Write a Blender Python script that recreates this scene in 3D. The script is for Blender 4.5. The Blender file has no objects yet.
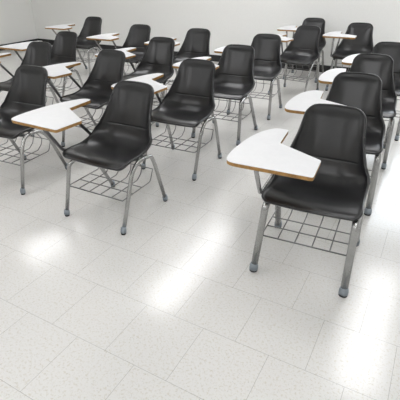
import bpy, bmesh, math, random
from mathutils import Vector, Matrix
random.seed(4)
S = bpy.context.scene
COL = S.collection

# ------------------------------------------------------------------ materials
def new_mat(name):
    m = bpy.data.materials.new(name); m.use_nodes = True
    nt = m.node_tree
    return m, nt, nt.nodes['Principled BSDF']

def simple(name, col, rough=.5, metal=0., spec=.5, coat=0.):
    m, nt, p = new_mat(name)
    p.inputs['Base Color'].default_value = (*col, 1)
    p.inputs['Roughness'].default_value = rough
    p.inputs['Metallic'].default_value = metal
    p.inputs['Specular IOR Level'].default_value = spec
    p.inputs['Coat Weight'].default_value = coat
    return m

def ramp(nt, fac, stops):
    r = nt.nodes.new('ShaderNodeValToRGB')
    while len(r.color_ramp.elements) < len(stops): r.color_ramp.elements.new(.5)
    for e, (p, c) in zip(r.color_ramp.elements, stops):
        e.position = p; e.color = (*c, 1)
    nt.links.new(fac, r.inputs['Fac'])
    return r.outputs['Color']

def mix(nt, fac, a, b, mode='MIX'):
    n = nt.nodes.new('ShaderNodeMix'); n.data_type = 'RGBA'; n.blend_type = mode
    if isinstance(fac, (int, float)): n.inputs[0].default_value = fac
    else: nt.links.new(fac, n.inputs[0])
    for v, i in ((a, 6), (b, 7)):
        if isinstance(v, tuple): n.inputs[i].default_value = (*v, 1)
        else: nt.links.new(v, n.inputs[i])
    return n.outputs[2]

def noise(nt, scale, coord, detail=2, rough=.5):
    n = nt.nodes.new('ShaderNodeTexNoise')
    n.inputs['Scale'].default_value = scale; n.inputs['Detail'].default_value = detail
    n.inputs['Roughness'].default_value = rough
    nt.links.new(coord, n.inputs['Vector'])
    return n

T = .3048
def floor_mat():
    m, nt, p = new_mat('vinyl_composition_tile')
    tc = nt.nodes.new('ShaderNodeTexCoord').outputs['Object']
    mp = nt.nodes.new('ShaderNodeMapping')
    mp.inputs['Location'].default_value = (1.089 + 40*T + T*.5, -1.154 + 40*T, 0)
    nt.links.new(tc, mp.inputs['Vector'])
    b = nt.nodes.new('ShaderNodeTexBrick')
    b.offset = .5; b.offset_frequency = 2; b.squash = 1
    b.inputs['Scale'].default_value = 1
    b.inputs['Brick Width'].default_value = T; b.inputs['Row Height'].default_value = T
    b.inputs['Mortar Size'].default_value = .0009; b.inputs['Mortar Smooth'].default_value = .3
    b.inputs['Color1'].default_value = (.700, .692, .675, 1)
    b.inputs['Color2'].default_value = (.690, .682, .665, 1)
    b.inputs['Mortar'].default_value = (.36, .35, .335, 1)
    nt.links.new(mp.outputs[0], b.inputs['Vector'])
    n1 = noise(nt, 95, tc, 3, .7)
    tan = ramp(nt, n1.outputs['Fac'], [(0.0, (.80, .76, .68)), (.36, (.86, .83, .76)), (.47, (1, 1, 1)), (1, (1, 1, 1))])
    c = mix(nt, 1, b.outputs['Color'], tan, 'MULTIPLY')
    n2 = noise(nt, 150, tc, 2, .6)
    gr = ramp(nt, n2.outputs['Fac'], [(0, (.62, .62, .62)), (.3, (.78, .78, .78)), (.38, (1, 1, 1)), (1, (1, 1, 1))])
    c = mix(nt, 1, c, gr, 'MULTIPLY')
    nt.links.new(c, p.inputs['Base Color'])
    n3 = noise(nt, 2.2, tc, 3)
    rr = nt.nodes.new('ShaderNodeMapRange')
    rr.inputs['To Min'].default_value = .15; rr.inputs['To Max'].default_value = .19
    nt.links.new(n3.outputs['Fac'], rr.inputs['Value'])
    nt.links.new(rr.outputs[0], p.inputs['Roughness'])
    p.inputs['Specular IOR Level'].default_value = .5
    bm = nt.nodes.new('ShaderNodeBump'); bm.inputs['Strength'].default_value = .12; bm.inputs['Distance'].default_value = .002
    n4 = noise(nt, 14, tc, 2)
    nt.links.new(n4.outputs['Fac'], bm.inputs['Height']); nt.links.new(bm.outputs[0], p.inputs['Normal'])
    return m

def shell_mat():
    m, nt, p = new_mat('black_moulded_plastic')
    tc = nt.nodes.new('ShaderNodeTexCoord').outputs['Object']
    n = noise(nt, 55, tc, 3, .6)
    c = ramp(nt, n.outputs['Fac'], [(.3, (.0125, .0125, .0135)), (.7, (.0155, .0155, .0165))])
    nt.links.new(c, p.inputs['Base Color'])
    p.inputs['Roughness'].default_value = .33
    p.inputs['Specular IOR Level'].default_value = .6
    return m

def edge_mat():
    m, nt, p = new_mat('plywood_edge')
    tc = nt.nodes.new('ShaderNodeTexCoord').outputs['Object']
    n = noise(nt, 45, tc, 4, .7)
    c = ramp(nt, n.outputs['Fac'], [(.3, (.20, .10, .022)), (.7, (.44, .24, .07))])
    nt.links.new(c, p.inputs['Base Color']); p.inputs['Roughness'].default_value = .6
    return m

def laminate_mat():
    m, nt, p = new_mat('white_laminate')
    tc = nt.nodes.new('ShaderNodeTexCoord').outputs['Object']
    n = noise(nt, 30, tc, 3, .6)
    c = ramp(nt, n.outputs['Fac'], [(.3, (.75, .75, .76)), (.7, (.78, .78, .79))])
    nt.links.new(c, p.inputs['Base Color']); p.inputs['Roughness'].default_value = .38
    return m

def steel_mat(name, col, rough):
    m, nt, p = new_mat(name)
    tc = nt.nodes.new('ShaderNodeTexCoord').outputs['Object']
    n = noise(nt, 25, tc, 3, .6)
    c = ramp(nt, n.outputs['Fac'], [(.3, tuple(v*.86 for v in col)), (.7, col)])
    nt.links.new(c, p.inputs['Base Color'])
    p.inputs['Roughness'].default_value = rough; p.inputs['Metallic'].default_value = .85
    return m

def paint_mat(name, col, scale=60, rough=.75):
    m, nt, p = new_mat(name)
    tc = nt.nodes.new('ShaderNodeTexCoord').outputs['Object']
    n = noise(nt, scale, tc, 3)
    c = ramp(nt, n.outputs['Fac'], [(.3, tuple(v*.97 for v in col)), (.7, col)])
    nt.links.new(c, p.inputs['Base Color']); p.inputs['Roughness'].default_value = rough
    b = nt.nodes.new('ShaderNodeBump'); b.inputs['Strength'].default_value = .1; b.inputs['Distance'].default_value = .001
    nt.links.new(n.outputs['Fac'], b.inputs['Height']); nt.links.new(b.outputs[0], p.inputs['Normal'])
    return m

def emis(name, col, strength):
    m = bpy.data.materials.new(name); m.use_nodes = True
    nt = m.node_tree; nt.nodes.clear()
    e = nt.nodes.new('ShaderNodeEmission'); o = nt.nodes.new('ShaderNodeOutputMaterial')
    e.inputs[0].default_value = (*col, 1); e.inputs[1].default_value = strength
    nt.links.new(e.outputs[0], o.inputs[0]); return m

def glass_mat():
    m = bpy.data.materials.new('window_glass'); m.use_nodes = True
    nt = m.node_tree; nt.nodes.clear()
    t = nt.nodes.new('ShaderNodeBsdfTransparent'); g = nt.nodes.new('ShaderNodeBsdfGlossy')
    g.inputs['Roughness'].default_value = .02
    f = nt.nodes.new('ShaderNodeFresnel'); f.inputs[0].default_value = 1.45
    x = nt.nodes.new('ShaderNodeMixShader'); o = nt.nodes.new('ShaderNodeOutputMaterial')
    nt.links.new(f.outputs[0], x.inputs[0]); nt.links.new(t.outputs[0], x.inputs[1]); nt.links.new(g.outputs[0], x.inputs[2])
    nt.links.new(x.outputs[0], o.inputs[0]); return m

M = dict(
    floor=floor_mat(), shell=shell_mat(), edge=edge_mat(), top=laminate_mat(),
    steel=steel_mat('chromed_steel_tube', (.44, .44, .435), .26),
    wire=steel_mat('rack_wire_steel', (.25, .25, .25), .38),
    dark=steel_mat('dark_support_tube', (.17, .17, .175), .36),
    glide=steel_mat('zinc_glide', (.34, .38, .42), .45),
    pad=simple('black_rubber', (.015, .015, .016), .7),
    wall=paint_mat('white_wall_paint', (.86, .86, .84)),
    ceil=paint_mat('ceiling_panel', (.82, .82, .80), 120, .9),
    base=paint_mat('black_vinyl_base', (.018, .018, .018), 20, .5),
    trim=simple('white_window_frame', (.75, .75, .74), .45),
    lamp=emis('lit_diffuser', (.985, .985, 1.), 12.4),
    glass=glass_mat(),
)

# ------------------------------------------------------------------ helpers
def link(name, bm, mat, parent=None, smooth=True):
    me = bpy.data.meshes.new(name); bmesh.ops.recalc_face_normals(bm, faces=bm.faces)
    bm.to_mesh(me); bm.free()
    if isinstance(mat, (list, tuple)):
        for x in mat: me.materials.append(x)
    else: me.materials.append(mat)
    if smooth:
        for p in me.polygons: p.use_smooth = True
    o = bpy.data.objects.new(name, me); COL.objects.link(o)
    if parent: o.parent = parent
    return o

def empty(name, loc=(0, 0, 0), rz=0, parent=None):
    o = bpy.data.objects.new(name, None); COL.objects.link(o)
    o.location = loc; o.rotation_euler = (0, 0, rz); o.empty_display_size = .1
    if parent: o.parent = parent
    return o

def box(bm, a, b):
    r = bmesh.ops.create_cube(bm, size=1)['verts']
    c = (Vector(a) + Vector(b))/2; d = Vector(b) - Vector(a)
    for v in r: v.co = Vector((v.co.x*d.x, v.co.y*d.y, v.co.z*d.z)) + c

def fillet(pts, r, n=6):
    pts = [Vector(p) for p in pts]; out = [pts[0]]
    for i in range(1, len(pts)-1):
        p = pts[i]; a = (pts[i-1]-p); b = (pts[i+1]-p)
        rr = min(r, a.length*.49, b.length*.49)
        A = p + a.normalized()*rr; B = p + b.normalized()*rr
        for k in range(n+1):
            t = k/n; out.append(A*(1-t)**2 + p*2*t*(1-t) + B*t*t)
    out.append(pts[-1]); return out

def tube(bm, pts, r, seg=10, closed=False, flat=1.0):
    pts = [Vector(p) for p in pts]; n = len(pts); rings = []
    up = None
    for i in range(n):
        if closed: t = (pts[(i+1) % n] - pts[i-1]).normalized()
        else: t = (pts[min(i+1, n-1)] - pts[max(i-1, 0)]).normalized()
        if up is None:
            up = t.orthogonal().normalized()
            if abs(t.x) < .9: up = (Vector((1, 0, 0)) - t*t.x).normalized()
        else:
            up = (up - t*up.dot(t)).normalized()
        s = t.cross(up)
        rings.append([bm.verts.new(pts[i] + (up*math.cos(a)*flat + s*math.sin(a))*r) for a in (2*math.pi*k/seg for k in range(seg))])
    m = n if closed else n-1
    for i in range(m):
        A, B = rings[i], rings[(i+1) % n]
        for k in range(seg): bm.faces.new((A[k], A[(k+1) % seg], B[(k+1) % seg], B[k]))
    if not closed: bm.faces.new(rings[0]); bm.faces.new(list(reversed(rings[-1])))

def lathe(bm, o, axis, prof, seg=14):
    axis = axis.normalized(); u = axis.orthogonal().normalized(); v = axis.cross(u); rings = []
    for h, r in prof:
        rings.append([bm.verts.new(o + axis*h + (u*math.cos(a) + v*math.sin(a))*r) for a in (2*math.pi*k/seg for k in range(seg))])
    for A, B in zip(rings, rings[1:]):
        for k in range(seg): bm.faces.new((A[k], A[(k+1) % seg], B[(k+1) % seg], B[k]))
    bm.faces.new(rings[0]); bm.faces.new(list(reversed(rings[-1])))

def lerp_tab(tab, s):
    for (a, *va), (b, *vb) in zip(tab, tab[1:]):
        if s <= b:
            t = (s-a)/(b-a) if b > a else 0
            return [x + (y-x)*t for x, y in zip(va, vb)]
    return list(tab[-1][1:])

# ------------------------------------------------------------------ the moulded shell
def catmull(P, n):
    out = []; P = [Vector(p) for p in P]
    Q = [P[0]*2-P[1]] + P + [P[-1]*2-P[-2]]
    for i in range(1, len(Q)-2):
        a, b, c, d = Q[i-1:i+3]
        for k in range(n):
            t = k/n
            out.append(.5*((2*b) + (c-a)*t + (2*a-5*b+4*c-d)*t*t + (3*b-a-3*c+d)*t**3))
    out.append(P[-1]); return out

# profile control points: (y, z, half width, curl)
CTRL = [(-.182, .419, .226, .000), (-.14, .425, .225, .002), (-.09, .420, .222, .010), (-.02, .406, .220, .022),
        (.06, .400, .221, .040), (.125, .409, .219, .056), (.172, .434, .213, .066), (.200, .472, .202, .066),
        (.216, .515, .186, .058), (.234, .565, .170, .046), (.254, .615, .157, .036), (.274, .665, .149, .028),
        (.293, .715, .144, .018), (.305, .752, .142, .012)]
def shell_grid():
    pr = catmull([(c[0], c[1], 0) for c in CTRL], 6)
    hw = catmull([(c[2], c[3], 0) for c in CTRL], 6)
    # arc length
    s = [0]
    for a, b in zip(pr, pr[1:]): s.append(s[-1] + (b-a).length)
    L = s[-1]
    # resample incl. extra rows near the ends
    rf, rb = .030, .050
    ts = sorted(set([0, .003, .008, .016, .028] + [.045 + (L-.045-.07)*k/40 for k in range(41)] + [L-.055, L-.04, L-.027, L-.016, L-.008, L-.003, L]))
    sc_ = s[min(range(len(pr)), key=lambda i: abs(pr[i].y-.508))]     # where the seat pan creases into the back panel
    ts = sorted(set([t for t in ts if abs(t-sc_) > .014] + [sc_+d for d in (-.012, -.007, -.0045, -.002, 0, .002, .0045, .007, .012)]))
    rows = []
    tab = [(s[i], pr[i].x, pr[i].y, hw[i].x, hw[i].y) for i in range(len(s))]
    NU = 24
    for t in ts:
        y, z, H, curl = lerp_tab(tab, t)
        y2, z2, *_ = lerp_tab(tab, min(L, t+.004)); y1, z1, *_ = lerp_tab(tab, max(0, t-.004))
        tv = Vector((0, y2-y1, z2-z1)).normalized(); nv = Vector((0, -tv.z, tv.y))   # points up / to the front
        if t < rf: W = H - rf + math.sqrt(max(0, rf*rf - (rf-t)**2))
        elif L - t < rb: W = H - rb + math.sqrt(max(0, rb*rb - (rb-(L-t))**2))
        else: W = H
        row = []
        for k in range(NU+1):
            u = -1 + 2*k/NU
            u = math.sin(u*math.pi/2)*.35 + u*.65
            x = u*W; q = abs(x)/H
            c = curl * (max(0, (q-.25)/.75))**2.2
            # slight rounding of the lip at front, forward bow of the front edge and arch of the top edge
            lip = -.010*math.exp(-(t/.012)**1)*1.0
            bow = -.012*(1-q*q)*math.exp(-t/.06)
            arch = .010*(1-q*q)*math.exp(-(L-t)/.06)
            # the back panel is set in behind a shallow frame
            inset = 0
            if .30 < t/L < .99:
                e = min(1, max(0, (1-q)/.10 - .6)) * min(1, max(0, (t-.50*L)/.012)) * min(1, max(0, (L-t-.022)/.015))
                inset = -.006*e
            if q < .86: inset -= .0045*math.exp(-((t-sc_)/.0035)**2)*min(1, (.86-q)/.1)
            P = Vector((x, y, z)) + nv*(c + lip + inset) + Vector((0, bow, 0)) + tv*arch
            row.append(P)
        rows.append(row)
    return rows

def shell_bm():
    rows = shell_grid(); bm = bmesh.new()
    nr, nc = len(rows), len(rows[0])
    # normals
    def nrm(i, k):
        a = rows[min(i+1, nr-1)][k] - rows[max(i-1, 0)][k]; b = rows[i][min(k+1, nc-1)] - rows[i][max(k-1, 0)]
        return b.cross(a).normalized()
    th = .006
    V = [[bm.verts.new(p) for p in r] for r in rows]
    Wv = [[bm.verts.new(rows[i][k] - nrm(i, k)*th) for k in range(nc)] for i in range(nr)]
    for i in range(nr-1):
        for k in range(nc-1):
            bm.faces.new((V[i][k], V[i][k+1], V[i+1][k+1], V[i+1][k]))
            bm.faces.new((Wv[i][k], Wv[i+1][k], Wv[i+1][k+1], Wv[i][k+1]))
    loop = [(0, k) for k in range(nc)] + [(i, nc-1) for i in range(1, nr)] + [(nr-1, k) for k in range(nc-2, -1, -1)] + [(i, 0) for i in range(nr-2, 0, -1)]
    # rolled lip: outward and down behind the surface
    cen = lambda i, k: nrm(i, k)
    n = len(loop)
    pos = [rows[i][k] for i, k in loop]; nn = [nrm(i, k) for i, k in loop]
    prof = [(0, 0), (.002, .0025), (.005, .004), (.0085, .003), (.0105, -.001), (.0105, -.011), (.007, -.011), (.004, -.006), (0, -th)]
    rings = []
    for j in range(n):
        t = (pos[(j+1) % n] - pos[j-1]).normalized(); N = (nn[j] - t*nn[j].dot(t)).normalized(); o = t.cross(N)
        ring = []
        for m_, (a, b) in enumerate(prof):
            if m_ == 0: ring.append(V[loop[j][0]][loop[j][1]])
            elif m_ == len(prof)-1: ring.append(Wv[loop[j][0]][loop[j][1]])
            else: ring.append(bm.verts.new(pos[j] + o*a + N*b))
        rings.append(ring)
    for j in range(n):
        A, B = rings[j], rings[(j+1) % n]
        for m_ in range(len(prof)-1):
            bm.faces.new((A[m_], B[m_], B[m_+1], A[m_+1]))
    return bm

# ------------------------------------------------------------------ tablet outline (local chair coordinates)
TH = .677
def tablet_outline(kind):
    a, b, nx, ny, e = (.020, .033, -.190, -.097, .016) if kind == 'arched' else (.036, .033, -.180, -.107, 0)
    # round corners by fillet
    pts = fillet([(-.15, -.406, 0), (a, -.409, 0), (b, -.232, 0), (nx, ny, 0), (nx-.008, .084+e, 0), (-.23, .088+e, 0)], .012, 5)
    cur = catmull([(-.23, .088+e, 0), (-.262, .074+e, 0), (-.308, .0, 0), (-.338, -.12, 0), (-.350, -.25, 0), (-.347, -.34, 0), (-.334, -.385, 0), (-.312, -.401, 0), (-.28, -.405, 0)], 4)
    out = pts + cur[1:]
    return [(p.x, p.y) for p in out]

def tablet_parts(root, kind):
    out = tablet_outline(kind); top = TH + .004; bot = TH - .016
    bm = bmesh.new()
    a = [bm.verts.new((x, y, top-.0025)) for x, y in out]; b = [bm.verts.new((x, y, top)) for x, y in out]
    bm.faces.new(b)
    bm.faces.new(list(reversed(a)))
    for i in range(len(a)): j = (i+1) % len(a); bm.faces.new((a[i], a[j], b[j], b[i]))
    t = link('tablet', bm, M['top'], root, False)
    t['label'] = 'white laminate writing tablet'
    bm = bmesh.new()
    cx = sum(x for x, y in out)/len(out); cy = sum(y for x, y in out)/len(out)
    a = [bm.verts.new((x, y, bot+.003)) for x, y in out]; b = [bm.verts.new((x, y, top-.0024)) for x, y in out]
    c = [bm.verts.new((x + (cx-x)*.02, y + (cy-y)*.02, bot)) for x, y in out]
    bm.faces.new(b); bm.faces.new(list(reversed(c)))
    for i in range(len(a)):
        j = (i+1) % len(a); bm.faces.new((a[i], a[j], b[j], b[i])); bm.faces.new((c[i], c[j], a[j], a[i]))
    e = link('wooden_edge', bm, M['edge'], t, False)
    e['label'] = 'brown plywood core edge'

# ------------------------------------------------------------------ desk chair
FEET = dict(FL=(-.229, -.226), FR=(.227, -.226), RL=(-.227, .238), RR=(.227, .238))
def glide(foot, top, r, leg):
    f = Vector((foot[0], foot[1], 0)); ax = (Vector(top) - f).normalized()
    k = 1.45 if r < .014 else 1.28
    bm = bmesh.new(); lathe(bm, f + Vector((0, 0, .010)), Vector((ax.x*.5, ax.y*.5, 1)), [(0, r*1.1), (.002, r*k), (.027, r*k*.98), (.029, r*k*.9), (.036, r*k*.88), (.038, r*1.02)])
    g = link('glide', bm, M['glide'], leg); g['label'] = 'grey metal foot cap'
    bm = bmesh.new(); lathe(bm, f, Vector((0, 0, 1)), [(0, r*1.0), (.003, r*1.18), (.011, r*1.15)])
    g = link('foot_pad', bm, M['pad'], leg); g['label'] = 'black rubber foot pad'

def desk_chair(kind, r):
    root = empty('tablet_arm_chair')
    sh = link('seat_shell', SHELL.copy(), M['shell'], root)
    z0 = .012
    if kind == 'arched':
        legs = [('FR', fillet([(.227, -.226, z0), (.214, -.080, .335), (.226, -.030, .398), (.236, .025, .402)], .04)),
                ('RR', fillet([(.236, .025, .402), (.242, .085, .398), (.240, .120, .330), (.227, .238, z0)], .04)),
                ('FL', fillet([(-.229, -.226, z0), (-.170, -.190, .362), (-.150, -.150, .386), (-.140, -.115, .387)], .05)),
                ('RL', fillet([(-.227, .238, z0), (-.118, -.020, .350), (-.122, -.060, .382), (-.140, -.115, .387)], .05))]
        bars = [[(-.140, -.112, .387), (.0, -.085, .386), (.10, -.03, .385), (.234, .010, .396)], [(-.118, -.030, .372), (.0, .05, .385), (.238, .060, .392)]]
    elif kind == 'wide':
        legs = [('FR', fillet([(.227, -.226, z0), (.262, -.180, .325), (.245, -.125, .392), (.230, -.060, .396)], .05)),
                ('RR', fillet([(.230, -.060, .396), (.236, .030, .392), (.250, .085, .330), (.227, .238, z0)], .05)),
                ('FL', fillet([(-.229, -.226, z0), (-.225, -.180, .340), (-.215, -.125, .386), (-.205, -.060, .388)], .05)),
                ('RL', fillet([(-.227, .238, z0), (-.215, .085, .335), (-.207, .030, .386), (-.205, -.060, .388)], .05))]
        bars = [[(-.208, -.10, .387), (0, -.10, .386), (.238, -.10, .391)], [(-.207, .0, .387), (0, .0, .378), (.232, .0, .391)]]
    else:
        legs = [('FR', fillet([(.227, -.226, z0), (.219, -.186, .372), (.214, -.14, .386), (.214, -.06, .388)], .04)),
                ('RR', fillet([(.227, .238, z0), (.219, .045, .360), (.214, .005, .386), (.214, -.06, .388)], .05)),
                ('FL', fillet([(-.229, -.226, z0), (-.205, -.180, .372), (-.203, -.14, .386), (-.203, -.06, .388)], .04)),
                ('RL', fillet([(-.227, .238, z0), (-.205, .045, .360), (-.203, .005, .386), (-.203, -.06, .388)], .05))]
        bars = [[(-.203, -.13, .387), (0, -.13, .386), (.214, -.13, .387)], [(-.203, .0, .387), (0, .0, .378), (.214, .0, .387)]]
    for k, path in legs:
        bm = bmesh.new(); tube(bm, path, r, 12)
        lg = link('leg', bm, M['steel'], root)
        f = path[0] if k in ('FR', 'FL', 'RL', 'RR') else None
        g = path[0] if abs(path[0].z - z0) < .001 else path[-1]
        h = path[1] if g is path[0] else path[-2]
        glide((g.x, g.y), h, r, lg)
    bm = bmesh.new()
    for b in bars: tube(bm, fillet(b, .03), .009, 8)
    link('seat_frame', bm, M['dark'], root)
    # wire book rack
    bm = bmesh.new(); rw = .0033; z = .205
    sx = .207
    tube(bm, [(-.212, -.185, z), (.212, -.185, z)], rw+.0006, 6)
    tube(bm, [(-.21, -.085, z), (.21, -.085, z)], rw, 6)
    tube(bm, [(-.207, .010, z), (.207, .010, z)], rw, 6)
    tube(bm, fillet([(-.212, -.185, z), (-.212, .100, z), (-.212, .135, z+.075)], .02), rw, 6)
    tube(bm, fillet([(.212, -.185, z), (.212, .100, z), (.212, .135, z+.075)], .02), rw, 6)
    tube(bm, [(-.212, .135, z+.075), (.212, .135, z+.075)], rw, 6)
    for i in range(4):
        x = -.1275 + .085*i
        tube(bm, fillet([(x, -.185, z), (x, .075, z), (x+.004, .115, z+.035), (x, .135, z+.075), (x, .05, .392)], .009, 3), rw, 6)
    link('book_rack', bm, M['wire'], root)
    # tablet and its bent support
    sr = .0105
    bm = bmesh.new()
    fx, fy = (-.165, -.350) if kind != 'straight' else (-.205, -.385)
    tube(bm, fillet([(fx, fy, TH-.012), (-.246, -.150, .425), (-.252, -.095, .402), (-.252, .060, .408), (-.240, .105, .440), (-.170, -.130, TH-.012)], .022), sr, 10)
    # two short brackets tying the support to the seat frame
    tube(bm, [(-.252, -.060, .402), (-.205 if kind != 'arched' else -.135, -.075, .388)], sr*.85, 8)
    tube(bm, [(-.252, .040, .402), (-.205 if kind != 'arched' else -.135, .0, .385)], sr*.85, 8)
    tube(bm, [(-.165, -.352, TH-.017), (-.170, -.128, TH-.017)], .006, 6)
    link('tablet_support', bm, M['dark'] if kind != 'straight' else M['steel'], root)
    tablet_parts(root, kind)
    return root

def copy_tree(o, parent=None):
    c = o.copy(); COL.objects.link(c)
    if parent: c.parent = parent
    for ch in KIDS[o.name]: copy_tree(ch, c)
    return c

SHELL = shell_bm()
proto = {'arched': desk_chair('arched', .0125), 'straight': desk_chair('straight', .0148), 'broad': desk_chair('straight', .0180), 'wide': desk_chair('wide', .0125)}
KIDS = {}
for o in list(COL.objects): KIDS[o.name] = []
for o in list(COL.objects):
    if o.parent: KIDS[o.parent.name].append(o)

CHAIRS = [  # x, y, rotation, kind, label
 (-1.638, 1.801, .008, 'arched', 'black shell chair in the left foreground, second from the right in the nearest row'),
 (-.380, 1.874, .068, 'broad', 'largest black tablet arm chair, nearest at right, whole white tablet over its seat'),
 (-1.630, 2.627, .035, 'arched', 'black chair near the centre, directly behind the left foreground chair'),
 (-1.631, 3.423, .043, 'straight', 'black chair behind the centre chair, third in its column from the front'),
 (-1.651, 4.221, .067, 'straight', 'black chair fourth in the middle column, glossy seat, bare floor to its right'),
 (-2.597, 1.850, .068, 'wide', 'black chair at the left edge, its back rising behind the big foreground tablet'),
 (-2.534, 2.659, -.025, 'arched', 'black chair with narrow tablet, directly behind the chair at the left edge'),
 (-.415, 2.710, .100, 'broad', 'black chair directly behind the big right foreground chair, back overlapping it'),
 (-2.552, 3.504, .013, 'arched', 'black chair left of centre with its seat just above the centre chair tablet'),
 (-.400, 4.215, .050, 'straight', 'right column chair fourth from the front, its tablet peeking out at the upper right'),
 (-.430, 3.490, .120, 'straight', 'right column chair third from the front, smallest of the three overlapping right backs'),
 (-1.510, 5.150, -.100, 'arched', 'black chair fifth in the middle column, legs before the black baseboard'),
 (-.955, 5.720, .050, 'straight', 'chair near the back wall between the middle and right columns'),
 (-1.650, 6.060, .050, 'straight', 'chair standing last in the middle column, right against the back wall'),
 (-3.460, 2.706, .050, 'arched', 'black chair at the far upper left, showing above the left edge chair'),
 (-3.784, 3.400, .050, 'arched', 'black chair behind the upper left one, mostly hidden by the narrow tablet'),
 (-3.420, 4.326, .050, 'straight', 'distant chair left of centre, legs seen between two black chair backs'),
 (-2.552, 4.300, .040, 'straight', 'black chair hidden behind the centre chair back, fourth in its column'),
 (-4.650, 4.825, .050, 'straight', 'distant chair at upper left whose rack shows past the narrow tablet tip'),
]
used = set()
for x, y, rz, kind, label in CHAIRS:
    if kind not in used: c = proto[kind]; used.add(kind)
    else: c = copy_tree(proto[kind])
    c.location = (x, y, 0); c.rotation_euler = (0, 0, rz)
    c['label'] = label; c['category'] = 'chair'; c['group'] = 'black tablet arm chairs in rows'

# ------------------------------------------------------------------ room shell
X0, X1, Y0, Y1, ZC = -7.6, 2.3, -3.2, 6.53, 2.8
def struct(name, boxes, mat):
    bm = bmesh.new()
    for a, b in boxes: box(bm, a, b)
    o = link(name, bm, mat, None, False); o['kind'] = 'structure'; return o
struct('floor', [((X0, Y0, -.1), (X1, Y1, 0))], M['floor'])
struct('ceiling', [((X0, Y0, ZC), (X1, Y1, ZC+.1))], M['ceil'])
WX0, WX1, WZ0, WZ1 = -.75, 1.35, 1.12, 2.55
struct('wall_back', [((X0-.15, Y1, -.1), (WX0, Y1+.15, ZC+.1)), ((WX1, Y1, -.1), (X1+.15, Y1+.15, ZC+.1)),
                     ((WX0, Y1, -.1), (WX1, Y1+.15, WZ0)), ((WX0, Y1, WZ1), (WX1, Y1+.15, ZC+.1))], M['wall'])
struct('wall_left', [((X0-.15, Y0, -.1), (X0, Y1, ZC+.1))], M['wall'])
struct('wall_right', [((X1, Y0, -.1), (X1+.15, Y1, ZC+.1))], M['wall'])
struct('wall_front', [((X0-.15, Y0-.15, -.1), (X1+.15, Y0, ZC+.1))], M['wall'])
struct('baseboard_back', [((X0, Y1-.008, 0), (X1, Y1, .105))], M['base'])
struct('baseboard_left', [((X0, Y0, 0), (X0+.008, Y1-.01, .105))], M['base'])
struct('baseboard_right', [((X1-.008, Y0, 0), (X1, Y1-.01, .105))], M['base'])
bm = bmesh.new(); f = .05
box(bm, (WX0, Y1+.03, WZ0), (WX1, Y1+.10, WZ0+f)); box(bm, (WX0, Y1+.03, WZ1-f), (WX1, Y1+.10, WZ1))
box(bm, (WX0, Y1+.03, WZ0+f), (WX0+f, Y1+.10, WZ1-f)); box(bm, (WX1-f, Y1+.03, WZ0+f), (WX1, Y1+.10, WZ1-f))
mx = (WX0+WX1)/2; box(bm, (mx-.025, Y1+.03, WZ0+f), (mx+.025, Y1+.10, WZ1-f))
w = link('window_1', bm, M['trim'], None, False); w['kind'] = 'structure'
bm = bmesh.new(); box(bm, (WX0+f, Y1+.062, WZ0+f), (WX1-f, Y1+.067, WZ1-f)); link('pane', bm, M['glass'], w, False)

# ceiling lamps, all out of view; both front rows are added as fill light
def lamp(x, y, label):
    r = empty('ceiling_light', (x, y, ZC)); r['label'] = label; r['category'] = 'ceiling light'; r['group'] = 'recessed ceiling lights'
    bm = bmesh.new(); hx, hy = .26, .61; t = .03
    box(bm, (-hx, -hy, -.02), (hx, -hy+t, 0)); box(bm, (-hx, hy-t, -.02), (hx, hy, 0))
    box(bm, (-hx, -hy+t, -.02), (-hx+t, hy-t, 0)); box(bm, (hx-t, -hy+t, -.02), (hx, hy-t, 0))
    link('frame', bm, M['trim'], r, False)
    bm = bmesh.new(); box(bm, (-hx+t, -hy+t, -.014), (hx-t, hy-t, -.002)); link('diffuser', bm, M['lamp'], r, False)
for x, y in ((-5.05, .7), (-2.62, .7), (-.05, .7), (-5.05, -1.4), (-2.62, -1.4), (-.05, -1.4), (-5.15, 3.95), (-2.68, 4.0), (-2.68, 5.25), (.03, 4.0), (.03, 5.25)):
    if 1:
        lamp(x, y, 'rectangular white ceiling light panel out of view, front rows added as fill')

# daylight outside the window
wd = bpy.data.worlds.new('daylight'); S.world = wd; wd.use_nodes = True
bg = wd.node_tree.nodes['Background']; bg.inputs[0].default_value = (.86, .93, 1, 1); bg.inputs[1].default_value = 7

# ------------------------------------------------------------------ camera
ph = 0.50971; pitch_R = Vector((0.99997446, -0.00349919, -0.00623099)); pitch_U = Vector((0.0071463, 0.48963797, 0.87189655)); F = Vector((0, 0.87191881, -0.48965047))
rot = Matrix.Rotation(ph, 3, 'Z')
R, U, F = rot @ pitch_R, rot @ pitch_U, rot @ F
cam = bpy.data.cameras.new('camera'); co = bpy.data.objects.new('camera', cam); COL.objects.link(co)
mt = Matrix((R, U, -F)).transposed().to_4x4(); mt.translation = Vector((0, 0, 1.3913))
co.matrix_world = mt
cam.sensor_width = 36; cam.lens = 412.43/400*36; cam.clip_start = .05
S.camera = co

S.view_settings.view_transform = 'Standard'; S.view_settings.look = 'None'
S.view_settings.gamma = 1; S.view_settings.use_curve_mapping = False
S.view_settings.exposure = -0.05
S.cycles.max_bounces = 10; S.cycles.diffuse_bounces = 6
